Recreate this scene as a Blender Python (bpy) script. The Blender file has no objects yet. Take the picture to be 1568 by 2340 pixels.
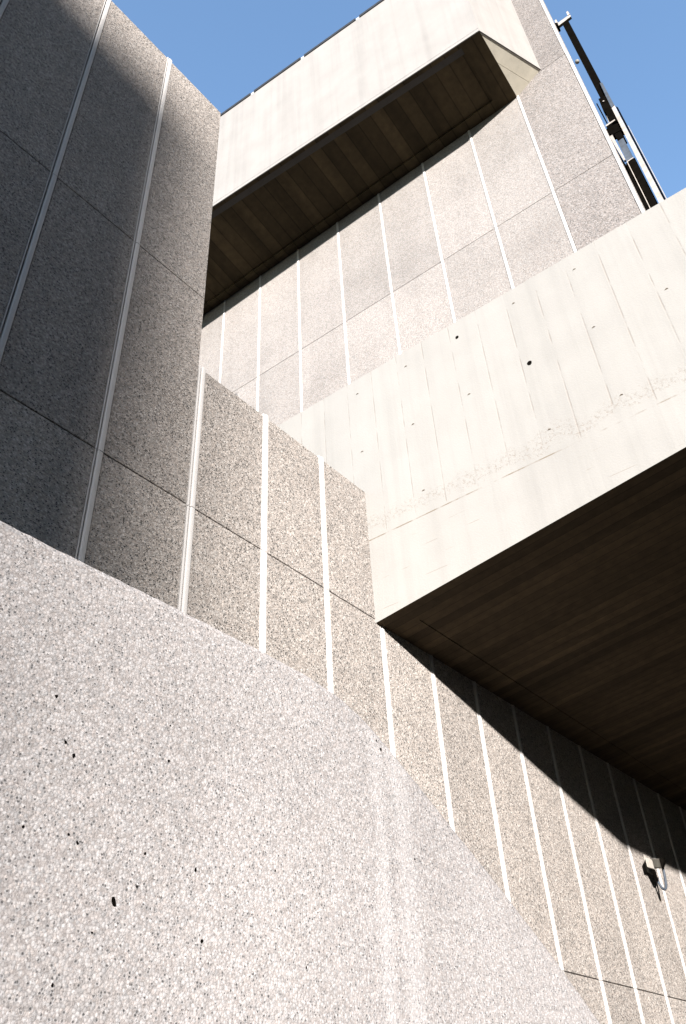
import bpy, bmesh, math, random
from mathutils import Vector, Matrix
random.seed(7)
R = math.radians
# ------------------------------------------------------------------ camera, sky, sun, exposure
EYE = 1.6
SUN_AZ = -4.4          # heading of the light over the ground, degrees right of +Y
SUN_EL = 14.9
scene = bpy.context.scene
cam_d = bpy.data.cameras.new('camera')
cam_d.sensor_fit = 'VERTICAL'
cam_d.sensor_height = 36.0
cam_d.lens = 36.0 * 1920.0 / 2339.0
cam_d.clip_start = 0.05
cam_d.clip_end = 6000
cam = bpy.data.objects.new('camera', cam_d)
scene.collection.objects.link(cam)
_up = Vector((-147.0, 2409.5, -1920.0)).normalized()      # world up seen in camera space
_fw = Vector((0, 0, -1.0))
_Y = (_fw - _up * _fw.dot(_up)).normalized()
_X = _Y.cross(_up)
cam.matrix_world = Matrix.Translation((0, 0, EYE)) @ Matrix((_X, _Y, _up)).to_4x4()
scene.camera = cam

world = bpy.data.worlds.new('World')
scene.world = world
world.use_nodes = True
wn = world.node_tree
for n in list(wn.nodes): wn.nodes.remove(n)
sky = wn.nodes.new('ShaderNodeTexSky')
sky.sky_type = 'NISHITA'
sky.sun_disc = False
sky.sun_elevation = R(SUN_EL)
sky.sun_rotation = R(SUN_AZ + 180)
sky.air_density = 1.1
sky.dust_density = 0.3
sky.ozone_density = 2.5
bg = wn.nodes.new('ShaderNodeBackground')
bg.inputs[1].default_value = 0.106
wo = wn.nodes.new('ShaderNodeOutputWorld')
wn.links.new(sky.outputs[0], bg.inputs[0])
wn.links.new(bg.outputs[0], wo.inputs[0])

sun_d = bpy.data.lights.new('sun', 'SUN')
sun_d.energy = 4.7
sun_d.angle = R(0.95)
sun_d.color = (1.0, 0.94, 0.88)
sun = bpy.data.objects.new('sun', sun_d)
scene.collection.objects.link(sun)
Ldir = Vector((math.sin(R(SUN_AZ)) * math.cos(R(SUN_EL)), math.cos(R(SUN_AZ)) * math.cos(R(SUN_EL)), -math.sin(R(SUN_EL))))
sun.rotation_euler = Ldir.to_track_quat('-Z', 'Y').to_euler()

scene.view_settings.view_transform = 'Standard'
scene.view_settings.look = 'None'
scene.view_settings.gamma = 1
scene.view_settings.exposure = 2.1
scene.render.engine = 'CYCLES'
scene.cycles.max_bounces = 6

# ------------------------------------------------------------------ node helpers
class NT:
    def __init__(self, name, rough=0.9):
        self.m = bpy.data.materials.new(name)
        self.m.use_nodes = True
        self.t = self.m.node_tree
        for n in list(self.t.nodes): self.t.nodes.remove(n)
        self.out = self.n('ShaderNodeOutputMaterial')
        self.b = self.n('ShaderNodeBsdfPrincipled')
        self.b.inputs['Roughness'].default_value = rough
        self.b.inputs['Specular IOR Level'].default_value = 0.2
        self.l(self.b.outputs[0], self.out.inputs[0])
        self.co = self.n('ShaderNodeTexCoord').outputs['Object']
    def n(self, k, **kw):
        o = self.t.nodes.new(k)
        for a, v in kw.items(): setattr(o, a, v)
        return o
    def l(self, a, b): self.t.links.new(a, b)
    def put(self, sock, v):
        if isinstance(v, bpy.types.NodeSocket): self.l(v, sock)
        else: sock.default_value = v
    def math(self, op, a, b=0.0, c=None):
        o = self.n('ShaderNodeMath', operation=op)
        self.put(o.inputs[0], a); self.put(o.inputs[1], b)
        if c is not None: self.put(o.inputs[2], c)
        return o.outputs[0]
    def mapped(self, scale=(1, 1, 1), loc=(0, 0, 0)):
        o = self.n('ShaderNodeMapping')
        self.l(self.co, o.inputs[0])
        o.inputs['Scale'].default_value = scale
        o.inputs['Location'].default_value = loc
        return o.outputs[0]
    def noise(self, scale, vec=None, detail=4, rough=0.55):
        o = self.n('ShaderNodeTexNoise')
        self.l(vec or self.co, o.inputs['Vector'])
        o.inputs['Scale'].default_value = scale
        o.inputs['Detail'].default_value = detail
        o.inputs['Roughness'].default_value = rough
        return o.outputs['Fac']
    def voro(self, scale, vec=None, feature='F1', rnd=1.0):
        o = self.n('ShaderNodeTexVoronoi', feature=feature)
        self.l(vec or self.co, o.inputs['Vector'])
        o.inputs['Scale'].default_value = scale
        o.inputs['Randomness'].default_value = rnd
        return o
    def ramp(self, fac, stops, interp='LINEAR'):
        o = self.n('ShaderNodeValToRGB')
        o.color_ramp.interpolation = interp
        e = o.color_ramp.elements
        while len(e) < len(stops): e.new(0.5)
        for i, (p, c) in enumerate(stops):
            e[i].position = p
            e[i].color = (c, c, c, 1) if isinstance(c, (int, float)) else (*c, 1)
        self.put(o.inputs[0], fac)
        return o.outputs[0]
    def mix(self, fac, a, b, blend='MIX'):
        o = self.n('ShaderNodeMix', data_type='RGBA', blend_type=blend)
        self.put(o.inputs[0], fac)
        for s, v in ((o.inputs[6], a), (o.inputs[7], b)):
            if isinstance(v, tuple): v = (*v, 1)
            self.put(s, v)
        return o.outputs[2]
    def bump(self, h, strength=0.5, dist=0.01, prev=None):
        o = self.n('ShaderNodeBump')
        o.inputs['Strength'].default_value = strength
        o.inputs['Distance'].default_value = dist
        self.l(h, o.inputs['Height'])
        if prev is not None: self.l(prev, o.inputs['Normal'])
        return o.outputs[0]
    def done(self, col, nrm=None):
        self.put(self.b.inputs['Base Color'], col if isinstance(col, bpy.types.NodeSocket) else (*col, 1))
        if nrm is not None: self.l(nrm, self.b.inputs['Normal'])
        return self.m

def aggregate(name, cell, base, pitk, prob, bump, bdist, grain=0.30, stretch=(1, 1, 1), streak=0.5, efflo=None):
    """bush hammered exposed aggregate: broken stones, some knocked out and dark"""
    t = NT(name)
    s = 1.0 / cell
    vec0 = t.mapped(stretch)
    wn_ = t.n('ShaderNodeTexNoise'); t.l(vec0, wn_.inputs['Vector']); wn_.inputs['Scale'].default_value = s * 1.6; wn_.inputs['Detail'].default_value = 1
    wv = t.n('ShaderNodeVectorMath', operation='MULTIPLY_ADD'); t.l(wn_.outputs['Color'], wv.inputs[0]); wv.inputs[1].default_value = (0.45 * cell,) * 3; t.l(vec0, wv.inputs[2])
    vec = wv.outputs[0]
    n2 = t.noise(s * 1.5, vec0, detail=4, rough=0.75)
    n3 = t.noise(s * 0.07, vec0, detail=4, rough=0.6)
    g = t.voro(s, vec)
    sg = t.n('ShaderNodeSeparateColor'); t.l(g.outputs['Color'], sg.inputs[0])
    tone = t.math('MULTIPLY_ADD', sg.outputs[0], grain, 1.0 - grain * 0.5)
    tone = t.math('MULTIPLY', tone, t.math('MULTIPLY_ADD', n2, grain * 2.0, 1.0 - grain * 1.0))
    edge = t.ramp(g.outputs['Distance'], [(0.30, 1.0), (0.75, 0.72)])
    cc = t.n('ShaderNodeCombineColor')
    for i in range(3): t.l(tone, cc.inputs[i])
    c = t.mix(1.0, base, cc.outputs[0], 'MULTIPLY')
    c = t.mix(1.0, c, edge, 'MULTIPLY')
    c = t.mix(t.math('MULTIPLY', sg.outputs[1], 0.4), c, t.mix(1.0, c, (1.10, 0.94, 0.84), 'MULTIPLY'))
    thr = t.math('MULTIPLY_ADD', n3, -0.5, 1.0 - prob + 0.25)
    miss = t.ramp(t.math('SUBTRACT', sg.outputs[2], thr), [(0.0, 0.0), (0.10, 1.0)])
    core = t.ramp(g.outputs['Distance'], [(0.15, 1.0), (0.55, 0.0)])
    pit = t.math('MULTIPLY', miss, core)
    c = t.mix(pit, c, tuple(x * pitk for x in base))
    wear = t.ramp(t.noise(0.6, detail=5, rough=0.6), [(0.3, 0.85), (0.5, 1.0), (0.7, 1.08)])
    c = t.mix(1.0, c, wear, 'MULTIPLY')
    st = t.ramp(t.noise(1.0, t.mapped((4, 4, 0.25)), detail=6, rough=0.62), [(0.3, 0.87), (0.5, 1.0), (0.75, 1.10)])
    c = t.mix(streak, c, st, 'MULTIPLY')
    if efflo:
        sx = t.n('ShaderNodeSeparateXYZ'); t.l(t.co, sx.inputs[0])
        wob = t.math('MULTIPLY_ADD', t.noise(3.0, t.mapped((1, 1, 0.6))), 0.10, -0.05)
        m = None
        for x0, w_ in efflo:
            d = t.math('ABSOLUTE', t.math('SUBTRACT', t.math('ADD', sx.outputs[0], wob), x0))
            k = t.ramp(t.math('DIVIDE', d, w_), [(0.0, 1.0), (1.0, 0.0)], 'EASE')
            m = k if m is None else t.math('MAXIMUM', m, k)
        m = t.math('MULTIPLY', m, t.ramp(t.noise(1.0, t.mapped((30, 30, 1.2)), detail=4), [(0.3, 0.35), (0.6, 1.0)]))
        c = t.mix(t.math('MULTIPLY', m, 0.28), c, tuple(min(0.8, x * 1.40) for x in base))
    info = t.n('ShaderNodeObjectInfo')
    pv = t.math('MULTIPLY_ADD', info.outputs['Random'], 0.16, 0.92)
    cc = t.n('ShaderNodeCombineColor')
    for i in range(3): t.l(pv, cc.inputs[i])
    c = t.mix(1.0, c, cc.outputs[0], 'MULTIPLY')
    h = t.math('SUBTRACT', t.math('MULTIPLY_ADD', sg.outputs[0], 0.35, t.math('MULTIPLY', n2, 0.8)), t.math('MULTIPLY', pit, 0.8))
    h = t.math('SUBTRACT', h, t.math('MULTIPLY', g.outputs['Distance'], 0.5))
    return t.done(c, t.bump(h, bump, bdist))

AGG_WALL = aggregate('exposed_aggregate', 0.021, (0.268, 0.252, 0.238), 0.05, 0.46, 1.0, 0.011, 0.48, (1, 1, 1.3), 0.5)
AGG_TOWER = aggregate('exposed_aggregate_pale', 0.016, (0.202, 0.193, 0.187), 0.30, 0.18, 0.6, 0.006, 0.28, (1, 1, 1), 0.5)
AGG_TOWER_DARK = aggregate('exposed_aggregate_dark', 0.019, (0.160, 0.151, 0.147), 0.18, 0.34, 0.8, 0.008, 0.40, (1, 1, 1), 0.4)  # darker, coarser mix for the column at the tower's corner
AGG_NEAR = aggregate('exposed_aggregate_fine', 0.0085, (0.254, 0.248, 0.251), 0.20, 0.28, 0.8, 0.004, 0.40, (1, 1, 1.1), 0.0, [(2.40, 0.06), (2.53, 0.09)])

def smooth_concrete(name, base, spots=True):
    t = NT(name, 0.85)
    c = t.mix(t.ramp(t.noise(2.2, detail=6), [(0.3, 0.0), (0.7, 1.0)]), tuple(b * 0.93 for b in base), tuple(b * 1.05 for b in base))
    st = t.ramp(t.noise(1.0, t.mapped((7, 7, 0.2)), detail=6, rough=0.6), [(0.32, 0.90), (0.52, 1.0), (0.8, 1.04)])
    c = t.mix(1.0, c, st, 'MULTIPLY')
    sp = t.ramp(t.noise(95, detail=2), [(0.25, 0.72), (0.36, 1.0)])
    c = t.mix(0.8 if spots else 0.3, c, sp, 'MULTIPLY')
    n = t.bump(t.noise(60, detail=4), 0.25, 0.004)
    return t.done(c, n)
CONC = smooth_concrete('smooth_concrete', (0.26, 0.24, 0.225))
RIB = smooth_concrete('white_concrete_rib', (0.36, 0.348, 0.340), False)
BACK = smooth_concrete('dark_concrete', (0.06, 0.055, 0.05))
PAVE = smooth_concrete('paving_concrete', (0.045, 0.040, 0.034))

def board_concrete(name, base, width, phase, zline=None, x0=0.0, zshort=0.0):
    """board marked face: joints every board, tone differs board to board"""
    t = NT(name, 0.85)
    sep = t.n('ShaderNodeSeparateXYZ'); t.l(t.co, sep.inputs[0])
    u = t.math('DIVIDE', t.math('SUBTRACT', sep.outputs[0], phase), width)
    fr = t.math('FRACT', u); fl = t.math('FLOOR', u)
    wn_ = t.n('ShaderNodeTexWhiteNoise', noise_dimensions='1D'); t.l(fl, wn_.inputs['W'])
    tone = t.math('MULTIPLY_ADD', wn_.outputs['Value'], 0.06, 0.97)
    cc = t.n('ShaderNodeCombineColor')
    for i in range(3): t.l(tone, cc.inputs[i])
    c = t.mix(t.ramp(t.noise(1.6, detail=6), [(0.3, 0.0), (0.7, 1.0)]), tuple(b * 0.95 for b in base), tuple(b * 1.04 for b in base))
    st = t.ramp(t.noise(1.0, t.mapped((6, 6, 0.18)), detail=7, rough=0.62), [(0.32, 0.93), (0.5, 1.0), (0.8, 1.03)])
    c = t.mix(1.0, c, st, 'MULTIPLY')
    edge = t.math('ABSOLUTE', t.math('SUBTRACT', fr, 0.5))
    upper = t.ramp(t.math('SUBTRACT', sep.outputs[2], zline), [(0.02, 0.0), (0.06, 1.0)])
    jn = t.ramp(t.noise(3.0, detail=4), [(0.42, 0.0), (0.58, 1.0)])
    jmask = t.math('MULTIPLY', t.ramp(edge, [(0.470, 0.0), (0.493, 1.0)]), t.math('MULTIPLY', jn, upper))
    c = t.mix(1.0, c, cc.outputs[0], 'MULTIPLY')
    c = t.mix(t.math('MULTIPLY', jmask, 0.36), c, (0.115, 0.09, 0.07))
    # seam along the face and gravelly honeycombing over it
    dz = t.math('SUBTRACT', sep.outputs[2], zline)
    seam = t.math('LESS_THAN', t.math('ABSOLUTE', dz), 0.008)
    seamn = t.ramp(t.noise(4.0, detail=3), [(0.42, 0.0), (0.55, 1.0)])
    c = t.mix(t.math('MULTIPLY', t.math('MULTIPLY', seam, seamn), 0.85), c, (0.10, 0.08, 0.06))
    hz = t.math('ADD', dz, t.math('MULTIPLY_ADD', t.noise(2.5, detail=3), -0.5, 0.15))
    hm = t.ramp(hz, [(0.0, 0.0), (0.05, 1.0), (0.14, 1.0), (0.25, 0.0)])
    gr = t.ramp(t.noise(26, detail=4, rough=0.7), [(0.36, 1.0), (0.5, 0.0)])
    c = t.mix(t.math('MULTIPLY', t.math('MULTIPLY', hm, gr), 0.5), c, (0.12, 0.098, 0.078))
    # short board ends in the lower strip
    v = t.math('DIVIDE', t.math('SUBTRACT', sep.outputs[2], zshort), 0.19)
    vf = t.math('ABSOLUTE', t.math('SUBTRACT', t.math('FRACT', v), 0.5))
    lowm = t.math('LESS_THAN', dz, -0.03)
    bn = t.ramp(t.noise(1.0, t.mapped((2.2, 1, 9))), [(0.54, 0.0), (0.6, 1.0)])
    hl = t.math('MULTIPLY', t.math('MULTIPLY', t.ramp(vf, [(0.475, 0.0), (0.49, 1.0)]), lowm), bn)
    c = t.mix(t.math('MULTIPLY', hl, 0.6), c, (0.11, 0.09, 0.07))
    sp = t.ramp(t.noise(70, detail=2), [(0.25, 0.8), (0.34, 1.0)])
    c = t.mix(0.6, c, sp, 'MULTIPLY')
    h = t.math('SUBTRACT', t.noise(45, detail=5), t.math('MULTIPLY', jmask, 1.5))
    h = t.math('SUBTRACT', h, t.math('MULTIPLY', t.math('MULTIPLY', hm, gr), 1.2))
    return t.done(c, t.bump(h, 0.3, 0.006))

def soffit_mat(name, base, width, axis, amp):
    """underside cast on boards: boards run along the other axis, each its own tone"""
    t = NT(name, 0.9)
    sep = t.n('ShaderNodeSeparateXYZ'); t.l(t.co, sep.inputs[0])
    u = t.math('DIVIDE', sep.outputs[axis], width)
    fl = t.math('FLOOR', u); fr = t.math('FRACT', u)
    w = t.n('ShaderNodeTexWhiteNoise', noise_dimensions='1D'); t.l(fl, w.inputs['W'])
    sc = [0.35, 0.35, 1]; sc[axis] = 3.2
    tone = t.math('MULTIPLY_ADD', w.outputs['Value'], amp, 1 - amp * 0.55)
    st = t.ramp(t.noise(1.0, t.mapped(tuple(sc)), detail=5), [(0.35, 0.7), (0.65, 1.3)])
    cc = t.n('ShaderNodeCombineColor')
    for i in range(3): t.l(tone, cc.inputs[i])
    c = t.mix(1.0, base, cc.outputs[0], 'MULTIPLY')
    c = t.mix(0.8, c, st, 'MULTIPLY')
    e = t.ramp(t.math('ABSOLUTE', t.math('SUBTRACT', fr, 0.5)), [(0.44, 1.0), (0.49, 0.45)])
    c = t.mix(0.9, c, e, 'MULTIPLY')
    c = t.mix(1.0, c, t.ramp(t.noise(9, detail=6), [(0.3, 0.8), (0.7, 1.15)]), 'MULTIPLY')
    return t.done(c, t.bump(t.noise(30, detail=4), 0.4, 0.006))

BEAM = board_concrete('board_marked_concrete', (0.188, 0.183, 0.174), 0.396, -0.739, zline=7.305, zshort=7.115)
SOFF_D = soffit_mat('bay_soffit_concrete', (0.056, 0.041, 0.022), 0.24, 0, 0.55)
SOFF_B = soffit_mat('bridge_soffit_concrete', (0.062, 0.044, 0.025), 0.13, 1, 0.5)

def metal(name, col, rough=0.5, met=0.0):
    t = NT(name, rough)
    t.b.inputs['Specular IOR Level'].default_value = 0.0 if sum(col) < 0.03 else 0.15
    t.b.inputs['Metallic'].default_value = met
    c = t.mix(t.ramp(t.noise(12, detail=5), [(0.35, 0.0), (0.7, 1.0)]), tuple(x * 0.75 for x in col), tuple(x * 1.15 for x in col))
    return t.done(c, t.bump(t.noise(40, detail=3), 0.1, 0.002))
BLACK = metal('black_steel_shade', (0.0030, 0.0026, 0.0022), 0.9)  # near black: shade of the mast's unlit faces is put into the colour
BLUEG = metal('blue_grey_steel', (0.045, 0.055, 0.07), 0.6)
WHITE = metal('white_painted_steel', (0.26, 0.24, 0.22), 0.6)
GREY = metal('grey_galvanised_steel', (0.16, 0.155, 0.14), 0.5)
LEAD = metal('lead_flashing', (0.02, 0.021, 0.023), 0.6)
RUST = metal('rusty_tie_wire', (0.13, 0.105, 0.08), 0.9)
GLASS = metal('dark_window_glass', (0.03, 0.035, 0.04), 0.1)

# ------------------------------------------------------------------ object helpers
col = scene.collection
def thing(name, label, cat, az, dist, side, group=None, base=0.0):
    """Empty in a vertical plane: local x along the face, -y towards the viewer's side, z up from the ground"""
    o = bpy.data.objects.new(name, None)
    col.objects.link(o)
    a = R(az)
    if side > 0:      # plane on the left of heading az
        x = Vector((math.sin(a), math.cos(a), 0)); p = Vector((-math.cos(a), math.sin(a), 0)) * dist
    else:             # plane ahead, heading az points left, x runs right
        x = -Vector((math.sin(a), math.cos(a), 0)); p = Vector((math.cos(a), -math.sin(a), 0)) * dist
    o.location = (p.x, p.y, base)
    o.rotation_euler = (0, 0, math.atan2(x.y, x.x))
    o.empty_display_size = 0.3
    o['label'] = label; o['category'] = cat
    if group: o['group'] = group
    return o
def W(o):
    return Matrix.Translation(o.location) @ o.rotation_euler.to_matrix().to_4x4()
def link(name, bm, mat, parent=None, bevel=0.0, smooth=False):
    bmesh.ops.remove_doubles(bm, verts=bm.verts, dist=1e-5)
    bmesh.ops.recalc_face_normals(bm, faces=bm.faces)
    if bevel:
        bmesh.ops.bevel(bm, geom=[e for e in bm.edges], offset=bevel, segments=1, affect='EDGES')
    me = bpy.data.meshes.new(name)
    bm.to_mesh(me); bm.free()
    me.materials.append(mat)
    if smooth:
        for p in me.polygons: p.use_smooth = True
    o = bpy.data.objects.new(name, me)
    col.objects.link(o)
    if parent: o.parent = parent
    return o
def add_box(bm, x0, x1, y0, y1, z0, z1):
    vs = [bm.verts.new((x, y, z)) for x in (x0, x1) for y in (y0, y1) for z in (z0, z1)]
    for f in ((0, 1, 3, 2), (4, 6, 7, 5), (0, 4, 5, 1), (2, 3, 7, 6), (0, 2, 6, 4), (1, 5, 7, 3)):
        bm.faces.new([vs[i] for i in f])
    return bm
def box(name, mat, parent, x0, x1, y0, y1, z0, z1, bevel=0.0):
    return link(name, add_box(bmesh.new(), x0, x1, y0, y1, z0, z1), mat, parent, bevel)
def prism_xz(bm, pts, y0, y1):
    """outline in the face (x, z) given a real thickness in y"""
    a = [bm.verts.new((x, y0, z)) for x, z in pts]
    b = [bm.verts.new((x, y1, z)) for x, z in pts]
    bm.faces.new(a); bm.faces.new(b[::-1])
    n = len(pts)
    for i in range(n): bm.faces.new((a[i], a[(i + 1) % n], b[(i + 1) % n], b[i]))
    return bm
def loft(bm, lo, hi):
    a = [bm.verts.new(p) for p in lo]; b = [bm.verts.new(p) for p in hi]
    bm.faces.new(a); bm.faces.new(b[::-1])
    n = len(lo)
    for i in range(n): bm.faces.new((a[i], a[(i + 1) % n], b[(i + 1) % n], b[i]))
    return bm
def tube(bm, pts, r, seg=8):
    pts = [Vector(p) for p in pts]
    rings = []
    for i, p in enumerate(pts):
        d = (pts[min(i + 1, len(pts) - 1)] - pts[max(i - 1, 0)]).normalized()
        q = d.to_track_quat('Z', 'Y')
        rings.append([bm.verts.new(p + q @ Vector((r * math.cos(2 * math.pi * k / seg), r * math.sin(2 * math.pi * k / seg), 0))) for k in range(seg)])
    for a, b in zip(rings, rings[1:]):
        for k in range(seg): bm.faces.new((a[k], a[(k + 1) % seg], b[(k + 1) % seg], b[k]))
    bm.faces.new(rings[0][::-1]); bm.faces.new(rings[-1])
    return bm

def panel_mesh(parent, mat, x0, x1, z0, z1):
    """precast panel, face at y=0, arrises slightly broken"""
    bm = add_box(bmesh.new(), x0, x1, 0.0, 0.07, z0, z1)
    return link('panel', bm, mat, parent, 0.004)
def rib_mesh(parent, x, z0, z1, w=0.050, proud=0.007, nib=True, name='rib'):
    """round nosed concrete joint rib with the thin nib beside it"""
    bm = bmesh.new()
    x += random.uniform(-.003, .003); proud *= random.uniform(.85, 1.15)
    prof = [(-w / 2, 0.05)]
    for k in range(7):
        a = math.pi * (1 - k / 6)
        prof.append((w / 2 * math.cos(a) * 0.98, -proud * math.sin(a) ** 0.6 - 0.002))
    prof.append((w / 2, 0.05))
    loft(bm, [(x + a, b, z0) for a, b in prof], [(x + a, b, z1) for a, b in prof])
    if nib: add_box(bm, x - w / 2 - 0.026, x - w / 2 - 0.016, -0.003, 0.05, z0, z1)
    return link(name, bm, RIB, parent)

# ------------------------------------------------------------------ ground
bm = bmesh.new()
g = 2500
vs = [bm.verts.new(p) for p in ((-g, -g, 0), (g, -g, 0), (g, g, 0), (-g, g, 0))]
bm.faces.new(vs)
ground = link('ground', bm, PAVE)
ground['kind'] = 'structure'

# ------------------------------------------------------------------ the ribbed wall on the left that runs on under the bridge
U = 4.5
wallA = thing('ribbed_wall', 'tall grey exposed aggregate wall with white vertical ribs, stepping down and running on under the bridge', 'wall', 37.6, U, 1)
TOP_TALL = 2.59 * U + EYE
TOP_LOW = 1.43 * U + EYE
XSTEP = 0.806 * U
RX0 = 0.8215 * U; RSP = 0.2015 * U
XB = 1.400 * U                      # where the bridge face meets the wall
UNDER = 1.06 * U + EYE              # wall goes up behind the bridge soffit
rows = [0.0, 0.360 * U + EYE, 1.037 * U + EYE, 1.671 * U + EYE]
bm = bmesh.new()
prism_xz(bm, [(-6.0, 0.0), (24.0, 0.0), (24.0, UNDER + 0.3), (XB + 0.02, UNDER + 0.3), (XB + 0.02, TOP_LOW - 0.012), (XSTEP - 0.012, TOP_LOW - 0.012), (XSTEP - 0.012, TOP_TALL - 0.012), (-6.0, TOP_TALL - 0.012)], 0.045, 0.36)
link('backing', bm, BACK, wallA)
def rib_x(k): return RX0 + k * (RSP if k >= 0 else 0.2185 * U)
for k in range(-8, 22):
    xr = rib_x(k)                    # rib on the left of this panel
    tall = k < 0
    xl = xr + 0.029
    x1 = rib_x(k + 1) - 0.054
    if k == -1: x1 = XSTEP
    top = TOP_TALL if tall else (TOP_LOW if k < 3 else UNDER)
    cuts = [z for z in rows if z < top - 0.2] + [top]
    for z0, z1 in zip(cuts, cuts[1:]):
        a = z0 + (0.0055 if z0 > 0 else 0); b = z1 - (0.0055 if z1 < top else 0)
        xe = x1
        if k == 2 and z0 > 1.0 * U + EYE: xe = XB + 0.05
        panel_mesh(wallA, AGG_WALL, xl, xe, a, b)
        rib_top = b + (0.0 if z1 < top else (0.035 if k < 3 else 0.0))
        rib_mesh(wallA, xr, a - (0.004 if z0 > 0 else 0), rib_top - (0.0 if z1 >= top else 0.0))
# narrow infill beside the step so the low panel reaches the tall one
box('arris_strip', RIB, wallA, XSTEP - 0.001, RX0 - 0.037 - 0.028, 0.004, 0.05, 0.0, TOP_LOW - 0.01)

# ------------------------------------------------------------------ the tower behind, with its projecting bay
UC = 1.589 * U
tower = thing('ribbed_tower', 'sunlit pale ribbed concrete tower with a white projecting bay, blue sky on both sides', 'building', -55.5, UC, -1)
ZB = 1.285 * 1.451 * U + EYE        # top of the bridge parapet
SOFZ = 13.39 + EYE                  # where the bay soffit meets the tower
TT = 17.9 + EYE
JR = [7.0 + EYE, 10.61 + EYE, 13.665 + EYE, TT]
CX0 = -0.145
CS = 0.9035
bm = bmesh.new()
loft(bm, [(-12, 0.05, 8.6), (CX0 + 0.02, 0.05, 8.6), (CX0 + 0.02, 0.10, 8.6), (CX0 - 0.25, 0.12, 8.6), (CX0 - 0.25, 3.5, 8.6), (-12, 3.5, 8.6)],
         [(-12, 0.05, TT - 0.02), (CX0 + 0.02, 0.05, TT - 0.02), (CX0 + 0.02, 0.10, TT - 0.02), (CX0 - 0.25, 0.12, TT - 0.02), (CX0 - 0.25, 3.5, TT - 0.02), (-12, 3.5, TT - 0.02)])
link('body', bm, BACK, tower)
for k in range(0, 11):
    xr = CX0 - k * CS                # rib on the right of this panel
    x1 = xr - 0.024; x0 = xr - CS + 0.024
    for z0, z1 in zip(JR, JR[1:]):
        if k >= 2 and z0 > 13.6 + EYE: continue
        a = z0 + 0.0035; b = z1 - 0.0035
        if k >= 2 and z1 > 13.5 + EYE: b = 13.9 + EYE
        panel_mesh(tower, AGG_TOWER_DARK if k == 0 else AGG_TOWER, x0, x1, a, b)
        rib_mesh(tower, xr, a, b if (k == 0 or z0 < 12 + EYE) else min(b, SOFZ), w=0.044 if k else 0.042, proud=0.009, nib=False)
box('corner_panel', AGG_TOWER, tower, CX0 + 0.0215, CX0 + 0.034, 0.002, 0.10, 7.0 + EYE, TT)

# bay geometry: world points (eye relative) turned into tower coordinates
_ti = W(tower).inverted()
def T(x, y, z): return _ti @ Vector((x, y, z + EYE))
P = T(2.502, 5.512, 13.520); Q = T(3.574, 6.220, 13.690); RR = T(3.179, 6.492, 13.390)
a59 = R(-59.4); dD = Vector((math.sin(a59), math.cos(a59), 0))
Lw = Vector((2.502, 5.512, 13.515)) + dD * 8.0
Lp = T(*Lw)
PT = 16.755 + EYE
bay = bpy.data.objects.new('projecting_bay', None); col.objects.link(bay); bay.parent = tower
def vertical_slab(name, mat, a, b, za0, zb0, z1, th, parent):
    """wall of thickness th between plan points a and b, bottom may rise"""
    d = (b - a); d.z = 0; d.normalize(); n = Vector((-d.y, d.x, 0)) * th
    lo = [(a.x, a.y, za0), (b.x, b.y, zb0), (b.x + n.x, b.y + n.y, zb0), (a.x + n.x, a.y + n.y, za0)]
    hi = [(x, y, z1) for x, y, _ in lo]
    return link(name, loft(bmesh.new(), lo, hi), mat, parent)
BAYC = smooth_concrete('bay_face_concrete', (0.180, 0.173, 0.166))
# front and splayed return as one folded shell with a lower drip band
def mitre_shell(name, mat, z_lo, z_hi, off, th, parent):
    pts = [Lp, P, Q]
    f = []
    for a, b in ((pts[0], pts[1]), (pts[1], pts[2])):
        d = (b - a); d.z = 0; d.normalize(); f.append(Vector((-d.y, d.x, 0)))   # inward
    m = (f[0] + f[1]).normalized(); ml = 1 / m.dot(f[0])
    def off_(o): return [pts[0] + f[0] * o, pts[1] + m * o * ml, pts[2] + f[1] * o]
    A_, B_ = off_(-off), off_(th)
    bm = bmesh.new()
    ring = [A_[0], A_[1], A_[2], B_[2], B_[1], B_[0]]
    zl = [z_lo[0], z_lo[1], z_lo[2], z_lo[2], z_lo[1], z_lo[0]]; zh = [z_hi[0], z_hi[1], z_hi[2], z_hi[2], z_hi[1], z_hi[0]]
    lo = [bm.verts.new((p.x, p.y, z)) for p, z in zip(ring, zl)]
    hi = [bm.verts.new((p.x, p.y, z)) for p, z in zip(ring, zh)]
    for q in ((0, 1, 4, 5), (1, 2, 3, 4)):
        bm.faces.new([lo[i] for i in q]); bm.faces.new([hi[i] for i in q][::-1])
    for i in range(6): bm.faces.new((lo[i], lo[(i + 1) % 6], hi[(i + 1) % 6], hi[i]))
    return link(name, bm, mat, parent)
zl = (Lp.z, P.z, Q.z)
mitre_shell('bay_wall', BAYC, tuple(z + 0.10 for z in zl), (PT, PT, PT), 0.0, 0.22, bay)
db = mitre_shell('drip_band', BAYC, zl, tuple(z + 0.082 for z in zl), 0.005, 0.010, bay)
mitre_shell('drip_recess', BACK, tuple(z + 0.02 for z in zl), tuple(z + 0.16 for z in zl), -0.006, 0.19, bay)
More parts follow.
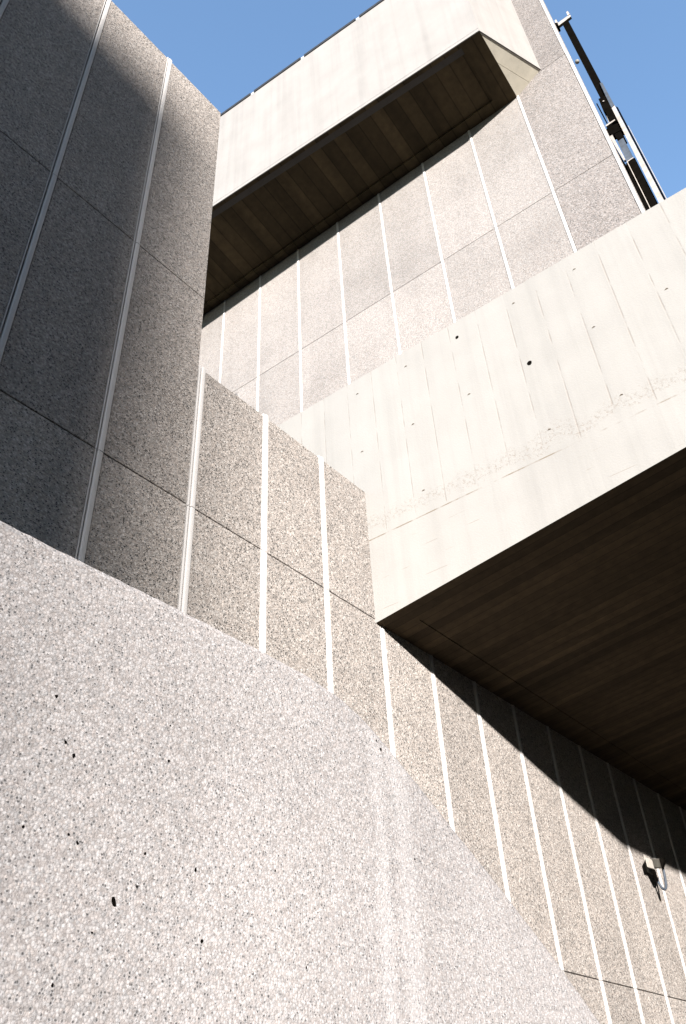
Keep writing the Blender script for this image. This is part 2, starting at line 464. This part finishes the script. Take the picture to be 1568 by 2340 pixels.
# underside: recessed board marked panel in a rim
Lc = Vector((Lp.x, 0.02, SOFZ)); Rc = Vector((RR.x, 0.0, SOFZ))
def rim_soffit(name, mat, cs, ins, raise_, parent, thick=0.25):
    """cs: corners in order; ins: inset from each edge i->i+1"""
    n = len(cs); c = [Vector(p) for p in cs]
    def line(i):
        a, b = c[i], c[(i + 1) % n]; d = Vector((b.x - a.x, b.y - a.y)).normalized()
        cen = sum((Vector((p.x, p.y)) for p in c), Vector((0, 0))) / n
        nn = Vector((-d.y, d.x)); mid = Vector((a.x, a.y))
        if nn.dot(cen - mid) < 0: nn = -nn
        return mid + nn * ins[i], d
    inner = []
    # best plane z = ax+by+c through three corners
    A3 = Matrix([[c[i].x, c[i].y, 1] for i in (0, 1, 2)]); sol = A3.inverted() @ Vector((c[0].z, c[1].z, c[2].z))
    for i in range(n):
        p1, d1 = line(i - 1); p2, d2 = line(i)
        den = d1.x * d2.y - d1.y * d2.x
        tt = ((p2.x - p1.x) * d2.y - (p2.y - p1.y) * d2.x) / den
        q = p1 + d1 * tt
        inner.append(Vector((q.x, q.y, sol.x * q.x + sol.y * q.y + sol.z)))
    bm = bmesh.new()
    o = [bm.verts.new(p) for p in c]; i_ = [bm.verts.new(p) for p in inner]
    j = [bm.verts.new(p + Vector((0, 0, raise_))) for p in inner]
    t_ = [bm.verts.new(p + Vector((0, 0, thick))) for p in c]
    for k in range(n):
        k2 = (k + 1) % n
        bm.faces.new((o[k], o[k2], i_[k2], i_[k])); bm.faces.new((i_[k], i_[k2], j[k2], j[k])); bm.faces.new((o[k2], o[k], t_[k], t_[k2]))
    bm.faces.new(j); bm.faces.new(t_)
    return link(name, bm, mat, parent)
fo = 0.20
d_in = (Vector((P.x - Lp.x, P.y - Lp.y, 0))).normalized(); n_in = Vector((-d_in.y, d_in.x, 0))
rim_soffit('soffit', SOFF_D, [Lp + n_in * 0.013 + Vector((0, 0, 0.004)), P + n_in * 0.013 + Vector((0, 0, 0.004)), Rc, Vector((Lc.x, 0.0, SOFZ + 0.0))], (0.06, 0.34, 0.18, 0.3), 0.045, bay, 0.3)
bm = bmesh.new()
def lerp(a, b, t): return a + (b - a) * t
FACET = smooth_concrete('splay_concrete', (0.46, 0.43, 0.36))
n_f = (Q - P).cross(RR - P).normalized()
if n_f.z < 0: n_f = -n_f
def facet(name, pts, up):
    bm = bmesh.new()
    link(name, loft(bm, [p + n_f * up for p in pts], [p + n_f * 0.25 for p in pts]), FACET, bay)
T1, T2 = 0.46, 0.475
facet('splayed_underside', [P, Q, lerp(Q, RR, T1), lerp(P, RR, T1)], 0.006)
facet('splayed_underside', [lerp(P, RR, T2), lerp(Q, RR, T2), RR], 0.0)
bm = bmesh.new()
loft(bm, [p + n_f * 0.03 for p in (P, Q, RR)], [p + n_f * 0.2 for p in (P, Q, RR)]); link('joint_shadow_gap', bm, BACK, bay)
# flashing on the parapet in lengths, with concrete blocks between
blocks = [-0.30, 1.05, 2.25, 3.49, 4.75, 6.1]      # distance left of the corner, filled below
cuts = [0.65 + v for v in (-0.60, 0.72, 1.95, 3.19, 4.39, 5.65, 6.9)]
d3 = Vector((Lp.x - P.x, Lp.y - P.y, 0)).normalized(); n3 = Vector((d3.y, -d3.x, 0))
if n3.y < 0: n3 = -n3
def along(s, o, z): q = P + d3 * s + n3 * o; return (q.x, q.y, z)
for a, b in zip(cuts, cuts[1:]):
    a_ = a + 0.045 - 0.65; b_ = b - 0.045 - 0.65
    lo = [along(a_, -0.015, PT + 0.003), along(b_, -0.015, PT + 0.003), along(b_, 0.1, PT + 0.003), along(a_, 0.1, PT + 0.003)]
    link('flashing', loft(bmesh.new(), lo, [(x, y, PT + 0.085) for x, y, z in lo]), LEAD, bay)
    lo = [along(b_ + 0.012, 0.0, PT + 0.002), along(b_ + 0.078, 0.0, PT + 0.002), along(b_ + 0.078, 0.1, PT + 0.002), along(b_ + 0.012, 0.1, PT + 0.002)]
    link('coping_block', loft(bmesh.new(), lo, [(x, y, PT + 0.07) for x, y, z in lo]), RIB, bay)
# little round fitting on the tower's corner
bm = bmesh.new(); bmesh.ops.create_uvsphere(bm, u_segments=12, v_segments=8, radius=0.035)
bmesh.ops.translate(bm, verts=bm.verts, vec=(CX0 + 0.085, 0.05, 13.323 + EYE))
tube(bm, [(CX0 + 0.06, 0.05, 13.323 + EYE), (CX0 + 0.09, 0.05, 13.323 + EYE)], 0.02)
link('corner_fitting', bm, GREY, tower, smooth=True)

# ------------------------------------------------------------------ bridge: white board marked face and dark underside
UB = 1.451 * U
bridge = thing('concrete_bridge', 'broad white board marked concrete bridge crossing from the ribbed wall, dark underneath', 'bridge', -55.5, UB, -1)
_bi = W(bridge).inverted()
wa = W(wallA)
E0 = _bi @ (wa @ Vector((XB, 0.0, 0.0)))
vA = (_bi.to_3x3() @ (wa.to_3x3() @ Vector((1, 0, 0)))).normalized()
xw = E0.x                                # x where the bridge leaves the wall
xe = xw + 4.67
def zb(x): return 4.62 + EYE + (x - xw) * 0.134
DEP = 15.0
bm = bmesh.new()
# face: from behind the wall to the free end, real thickness
prism_xz(bm, [(-8.5, 4.70 + EYE), (xw, zb(xw)), (xe, zb(xe)), (xe, ZB), (-8.5, ZB)], 0.0, 0.24)
par = link('parapet', bm, BEAM, bridge)
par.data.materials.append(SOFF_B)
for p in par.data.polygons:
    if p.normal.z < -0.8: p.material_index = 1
tz = 0.012
def bp(a, d, z): p = Vector((xw + a, 0, 0)) + vA * d; return Vector((p.x, p.y, z))
c0 = bp(0.0, 0.245, zb(xw) + tz); c1 = bp(4.67, 0.245, zb(xe) + tz); c2 = bp(4.67, DEP, zb(xe) + tz); c3 = bp(0.0, DEP, zb(xw) + tz)
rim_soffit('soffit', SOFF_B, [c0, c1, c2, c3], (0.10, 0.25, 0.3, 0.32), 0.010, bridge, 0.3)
bm = bmesh.new()
q0 = [bp(0.0, 0.26, 5.6 + EYE), bp(4.67, 0.26, 5.6 + EYE), bp(4.67, DEP, 5.6 + EYE), bp(0.0, DEP, 5.6 + EYE)]
loft(bm, q0, [Vector((p.x, p.y, ZB - 0.15)) for p in q0])
link('deck', bm, CONC, bridge)
bm = bmesh.new()
q0 = [bp(4.30, 3.3, 0), bp(4.60, 3.3, 0), bp(4.60, DEP, 0), bp(4.30, DEP, 0)]
loft(bm, q0, [Vector((p.x, p.y, zb(xe) - 0.02)) for p in q0]); link('added_side_wall', bm, BACK, bridge)  # unseen wall, added to keep light out from under the bridge
bm = bmesh.new()
q0 = [bp(0.05, DEP - 0.3, 0), bp(4.28, DEP - 0.3, 0), bp(4.28, DEP, 0), bp(0.05, DEP, 0)]
loft(bm, q0, [Vector((p.x, p.y, zb(xw) - 0.02)) for p in q0]); link('added_end_wall', bm, BACK, bridge)  # unseen, added to close the far end and darken the underside
# tie holes in their grid, the open ones darker and larger
def disc(bm, x, z, r, deep, y=-0.002):
    seg = 10
    a = [bm.verts.new((x + r * math.cos(2 * math.pi * k / seg) * random.uniform(.8, 1.1), y, z + r * math.sin(2 * math.pi * k / seg) * random.uniform(.8, 1.1))) for k in range(seg)]
    b = [bm.verts.new((v.co.x, y + deep, v.co.z)) for v in a]
    bm.faces.new(a); bm.faces.new(b[::-1])
    for k in range(seg): bm.faces.new((a[k], a[(k + 1) % seg], b[(k + 1) % seg], b[k]))
for s, z, big in [(2.615, 8.11, 1.0), (1.832, 7.071, 1.25), (2.609, 7.089, .45), (3.387, 7.089, .5), (3.376, 8.115, .4), (1.816, 6.028, .5), (1.825, 8.135, .5), (1.055, 7.094, .4),
                  (0.246, 7.084, .5), (1.026, 6.02, .5), (4.141, 8.118, .35), (4.142, 7.086, .35), (3.371, 6.039, .4), (0.24, 6.03, .4), (1.04, 8.12, .3)]:
    bm = bmesh.new(); disc(bm, -s, z + EYE, 0.026 * (big if big > .9 else big * .62), 0.02)
    if big < .9:
        tube(bm, [(-s - 0.018, -0.004, z + EYE - 0.004), (-s, -0.008, z + EYE + 0.004), (-s + 0.018, -0.004, z + EYE - 0.003)], 0.003, 6)
    link('tie_hole', bm, RUST if big < .9 else BLACK, bridge)

# ------------------------------------------------------------------ near stair parapet
near = thing('stair_parapet', 'pale rough stair parapet filling the lower left foreground, its top sloping down', 'wall', 38.0, 1.8, 1)
prof = [(-5.0, 1.445), (0.0, 1.445), (1.0, 1.445), (1.8, 1.444), (2.03, 1.436), (2.23, 1.409), (2.35, 1.372), (2.48, 1.312), (2.60, 1.245), (2.71, 1.182), (3.24, 0.880), (3.59, 0.664), (3.87, 0.470), (4.6, 0.03), (6.9, -1.355)]
# finely cut top edge so that the arris is not ruler straight
pts = []
for (xa, za), (xb, zb_) in zip(prof, prof[1:]):
    n = max(1, int((xb - xa) / 0.03)) if xb > 0 else 1
    for i in range(n):
        f = i / n
        pts.append((xa + (xb - xa) * f, za + (zb_ - za) * f + random.uniform(-.0018, .0018)))
pts.append((6.9, -1.355))
bm = bmesh.new()
ring = []
th = 0.26
for x, z in pts:
    e = 0.0
    ring.append([bm.verts.new((x, 0.0, -EYE + EYE)), bm.verts.new((x, e, z + EYE - 0.03)), bm.verts.new((x, 0.010 + e, z + EYE - 0.008)), bm.verts.new((x, 0.035, z + EYE)),
                 bm.verts.new((x, th - 0.03, z + EYE)), bm.verts.new((x, th, z + EYE - 0.03)), bm.verts.new((x, th, 0.0))])
for a, b in zip(ring, ring[1:]):
    for k in range(6): bm.faces.new((a[k], b[k], b[k + 1], a[k + 1]))
    bm.faces.new((a[6], b[6], b[0], a[0]))
bm.faces.new(ring[0]); bm.faces.new(ring[-1][::-1])
link('parapet_wall', bm, AGG_NEAR, near)

# chipped out pits in the face
for s_, z_, k in [(1.067, 1.006, 1), (1.116, 0.897, 1.2), (1.145, 0.87, 1.3), (1.447, 0.941, 1.1), (1.441, 1.044, 0.7), (1.316, 0.552, 2.0), (1.603, 0.502, 1.3), (1.043, 0.672, 1.0), (1.164, 0.68, 0.9), (1.192, 0.665, 1.0), (1.568, 0.672, 1.1), (1.395, 0.681, 0.9), (1.875, 0.725, 0.8), (1.38, 0.598, 1.0), (2.422, 1.291, 1.1), (2.445, 1.264, 1.5), (2.599, 0.895, 1.1), (1.265, 0.478, 0.8), (1.181, 0.363, 0.8), (2.004, 0.484, 0.7)]:
    bm = bmesh.new()
    seg = 9; rx = 0.0036 * k; rz = 0.0040 * k * random.uniform(.8, 1.3); sh = random.uniform(-.25, .25)
    ring = []
    for i in range(seg):
        a = 2 * math.pi * i / seg; q = random.uniform(.7, 1.25)
        ring.append((s_ + rx * q * math.cos(a) + sh * rz * math.sin(a), z_ + EYE + rz * q * math.sin(a)))
    prism_xz(bm, ring, -0.0012, 0.01)
    link('pit', bm, BLACK, near)

# ------------------------------------------------------------------ steel mast beside the tower
UM = 1.75 * U
mast = thing('steel_mast', 'dark steel mast with a white channel standing against the sky at the tower corner', 'mast', -55.5, UM, -1, base=0.0)
mast.location.z = 0.0
def mp(name, mat, pts, y0, y1):
    return link(name, prism_xz(bmesh.new(), [(-s, z + EYE) for s, z in pts], y0, y1), mat, mast)
mp('post', BLACK, [(0.012, 16.02), (-0.098, 16.02), (-0.112, 13.0), (0.0, 13.0)], 0.0, 0.09)
tb = mp('head_bracket', WHITE, [(0.105, 16.14), (-0.165, 16.14), (-0.165, 16.05), (0.105, 16.03)], 0.0, 0.05)
for s in (0.085, -0.145):
    h = link('bracket_hook', prism_xz(bmesh.new(), [(-s - .02, 16.13 + EYE), (-s + .02, 16.13 + EYE), (-s + .016, 16.27 + EYE), (-s - .016, 16.27 + EYE)], -0.012, -0.001), WHITE, tb)
mp('bracket_foot', BLACK, [(0.125, 16.12), (0.075, 16.06), (0.085, 15.93), (0.13, 15.95)], -0.05, 0.06)
mp('sleeve', BLUEG, [(-0.09, 13.54), (-0.124, 13.50), (-0.130, 12.75), (-0.07, 12.73)], -0.03, 0.08)
mp('gear_housing', BLACK, [(0.030, 13.14), (-0.080, 13.10), (-0.075, 12.32), (0.030, 12.36), (0.020, 12.7), (0.045, 12.74)], -0.04, 0.16)
mp('channel', WHITE, [(-0.076, 12.71), (-0.130, 12.73), (-0.135, 7.2), (-0.055, 7.2)], -0.035, 0.0)
mp('back_plate', BLACK, [(-0.137, 12.72), (-0.158, 12.66), (-0.160, 7.2), (-0.137, 7.2)], -0.02, 0.14)
mp('edge_trim', WHITE, [(-0.164, 12.1), (-0.170, 12.1), (-0.178, 7.2), (-0.164, 7.2)], -0.005, 0.03)
mp('shelf', WHITE, [(0.105, 12.385), (-0.045, 12.385), (-0.045, 12.355), (0.105, 12.345)], -0.045, 0.03)
mp('shelf_arm', BLACK, [(0.125, 12.335), (-0.09, 12.345), (-0.08, 12.10), (0.07, 12.12), (0.125, 12.20)], -0.01, 0.10)
mp('trunk', BLACK, [(0.05, 12.12), (-0.055, 12.34), (-0.055, 11.93), (0.050, 11.93)], 0.0, 0.14)
mp('inspection_panel', BLUEG, [(0.055, 11.925), (-0.036, 11.925), (-0.036, 11.345), (0.062, 11.345)], 0.012, 0.13)
mp('panel_sill', WHITE, [(0.062, 11.338), (-0.036, 11.345), (-0.036, 11.325), (0.062, 11.315)], -0.005, 0.02)
mp('trunk', BLACK, [(0.085, 11.31), (-0.052, 11.32), (-0.052, 7.2), (0.16, 7.2), (0.16, 10.1)], 0.0, 0.14)
mp('white_strip', WHITE, [(0.123, 12.10), (0.078, 12.10), (0.066, 11.37), (0.092, 11.37)], -0.02, 0.02)
mp('cable_tray', BLACK, [(0.142, 12.15), (0.127, 12.15), (0.096, 11.37), (0.086, 11.30), (0.10, 7.2), (0.20, 7.2), (0.20, 10.1)], 0.03, 0.12)
bm = tube(bmesh.new(), [(-0.080, -0.03, 13.06 + EYE), (-0.072, -0.03, 12.38 + EYE)], 0.009); link('thin_pipe', bm, BLACK, mast)
bm = tube(bmesh.new(), [(-0.06, -0.012, 11.30 + EYE), (-0.06, -0.012, 7.2 + EYE)], 0.006); link('conduit', bm, WHITE, mast)
bm = tube(bmesh.new(), [(-0.03, -0.02, 12.62 + EYE), (-0.045, -0.02, 12.39 + EYE)], 0.008); link('conduit', bm, WHITE, mast)
bm = tube(bmesh.new(), [(0.02, -0.055, 12.98 + EYE), (0.02, -0.035, 12.98 + EYE)], 0.014); link('bolt', bm, WHITE, mast)

# ------------------------------------------------------------------ wall camera with a looped cable
lamp = thing('security_camera', 'small security camera on an arm with a looped cable on the ribbed wall', 'camera', 37.6, U, 1)
def lp(s, z, o):  # seen at (s, z) on the wall face, standing o metres proud of it
    f = 1 - o / U
    return (s * f, -o, z * f + EYE)
def lq(s, z, o): return Vector(lp(s, z, o))
bm = bmesh.new()
lo = [lq(12.40, 3.27, 0.02), lq(12.60, 3.27, 0.02), lq(12.62, 3.27, 0.13), lq(12.36, 3.25, 0.13)]
hi = [p + Vector((0, 0, 0.135)) for p in lo]
loft(bm, lo, hi); link('junction_box', bm, WHITE, lamp, 0.012)
lamp_plate = box('wall_plate', WHITE, lamp, 12.30, 12.50, -0.024, 0.0, 3.18 + EYE, 3.42 + EYE, 0.004)
bm = bmesh.new()
a, b = lq(12.60, 3.35, 0.08), lq(12.96, 3.40, 0.26)
w = Vector((0.035, 0.0, 0)); h = Vector((0, 0, 0.062))
loft(bm, [a - w - h, a + w - h, a + w + h, a - w + h], [b - w - h * .7, b + w - h * .7, b + w + h * 1.25, b - w + h * 1.25])
link('housing', bm, GREY, lamp, 0.006)
bm = bmesh.new()
c = lq(13.12, 3.46, 0.30)
loft(bm, [b - w * 1.2 - h * .9, b + w * 1.2 - h * .9, b + w * 1.2 + h * 1.3, b - w * 1.2 + h * 1.3], [c - w + h * .2, c + w + h * .2, c + w + h * 1.1, c - w + h * 1.1])
link('sun_hood', bm, BLACK, lamp, 0.004)
bm = bmesh.new()
loft(bm, [lq(12.46, 3.25, 0.05), lq(12.60, 3.26, 0.05), lq(12.64, 3.28, 0.11), lq(12.46, 3.245, 0.11)],
         [lq(12.60, 3.11, 0.05), lq(12.66, 3.12, 0.05), lq(12.66, 3.12, 0.11), lq(12.58, 3.10, 0.11)])
link('bracket', bm, BLACK, lamp, 0.004)
lpts = [lq(12.62, 3.16, 0.08), lq(12.64, 3.10, 0.10), lq(12.72, 3.045, 0.13), lq(12.80, 3.035, 0.17), lq(12.88, 3.08, 0.20), lq(12.93, 3.16, 0.22), lq(12.96, 3.27, 0.23), lq(12.97, 3.36, 0.23)]
sm = []
for i in range(len(lpts) - 1):
    p0, p1, p2, p3 = lpts[max(i - 1, 0)], lpts[i], lpts[i + 1], lpts[min(i + 2, len(lpts) - 1)]
    for k in range(5):
        t = k / 5
        sm.append(0.5 * ((2 * p1) + (p2 - p0) * t + (2 * p0 - 5 * p1 + 4 * p2 - p3) * t * t + (3 * p1 - p0 - 3 * p2 + p3) * t ** 3))
sm.append(lpts[-1])
link('cable', tube(bmesh.new(), sm, 0.018), BLUEG, lamp, smooth=True)

# ------------------------------------------------------------------ the block behind the photographer that shades the tall wall
Lh = Vector((math.sin(R(SUN_AZ)), math.cos(R(SUN_AZ)), 0))
DIST = 92.0
foot = wa @ Vector((0.80 * U, 0, 0))
pc = Vector((foot.x, foot.y, 0)) - Lh * DIST
HT = 2.36 * U + EYE + DIST * math.tan(R(SUN_EL))
blk = bpy.data.objects.new('tower_block', None); col.objects.link(blk)
blk.location = pc; blk.rotation_euler = (0, 0, -R(SUN_AZ))
blk['label'] = 'tall plain concrete block standing far behind the viewpoint'; blk['category'] = 'building'
box('body', CONC, blk, -40, 0, -16, 0, 0, HT)
nf = int(HT // 3.2)
for f in range(nf):
    z = 1.1 + f * 3.2
    fr = box('window_band', GLASS, blk, -39, -1.0, 0.003, 0.05, z, min(z + 1.5, HT - 0.6))

# unseen dark blocks added round the court to cut sky light on shaded faces
BLOCKER_DARK = metal('blocker_dark', (0.045, 0.033, 0.028), 0.95)
def add_blocker(label, x, y, w, d, h, face):
    b = bpy.data.objects.new('sky_blocker', None); col.objects.link(b)
    b.location = (x, y, 0); b['label'] = label; b['category'] = 'building'; b['group'] = 'unseen dark blocks added to cut the sky light'
    box('body', BLOCKER_DARK, b, 0, w, 0, d, 0, h)
    for f in range(int(h // 3.2) - 1):
        z0, z1 = 1.2 + f * 3.2, 2.7 + f * 3.2
        if face == 'W': box('window_band', GLASS, b, -0.04, -0.003, 1, d - 1, z0, z1)
        else: box('window_band', GLASS, b, 1, w - 1, d + 0.003, d + 0.04, z0, z1)
add_blocker('long dark block added out of view on the far right to cut the sky light', 13.0, -62, 14, 38, 40, 'W')
add_blocker('tall dark block added out of view close by on the right to cut the sky light', 8.6, -21, 12, 25, 46, 'W')
add_blocker('low dark block added far behind the viewpoint to block low sky and sun on the ground', -4.0, -82, 17, 8, 19.5, 'N')
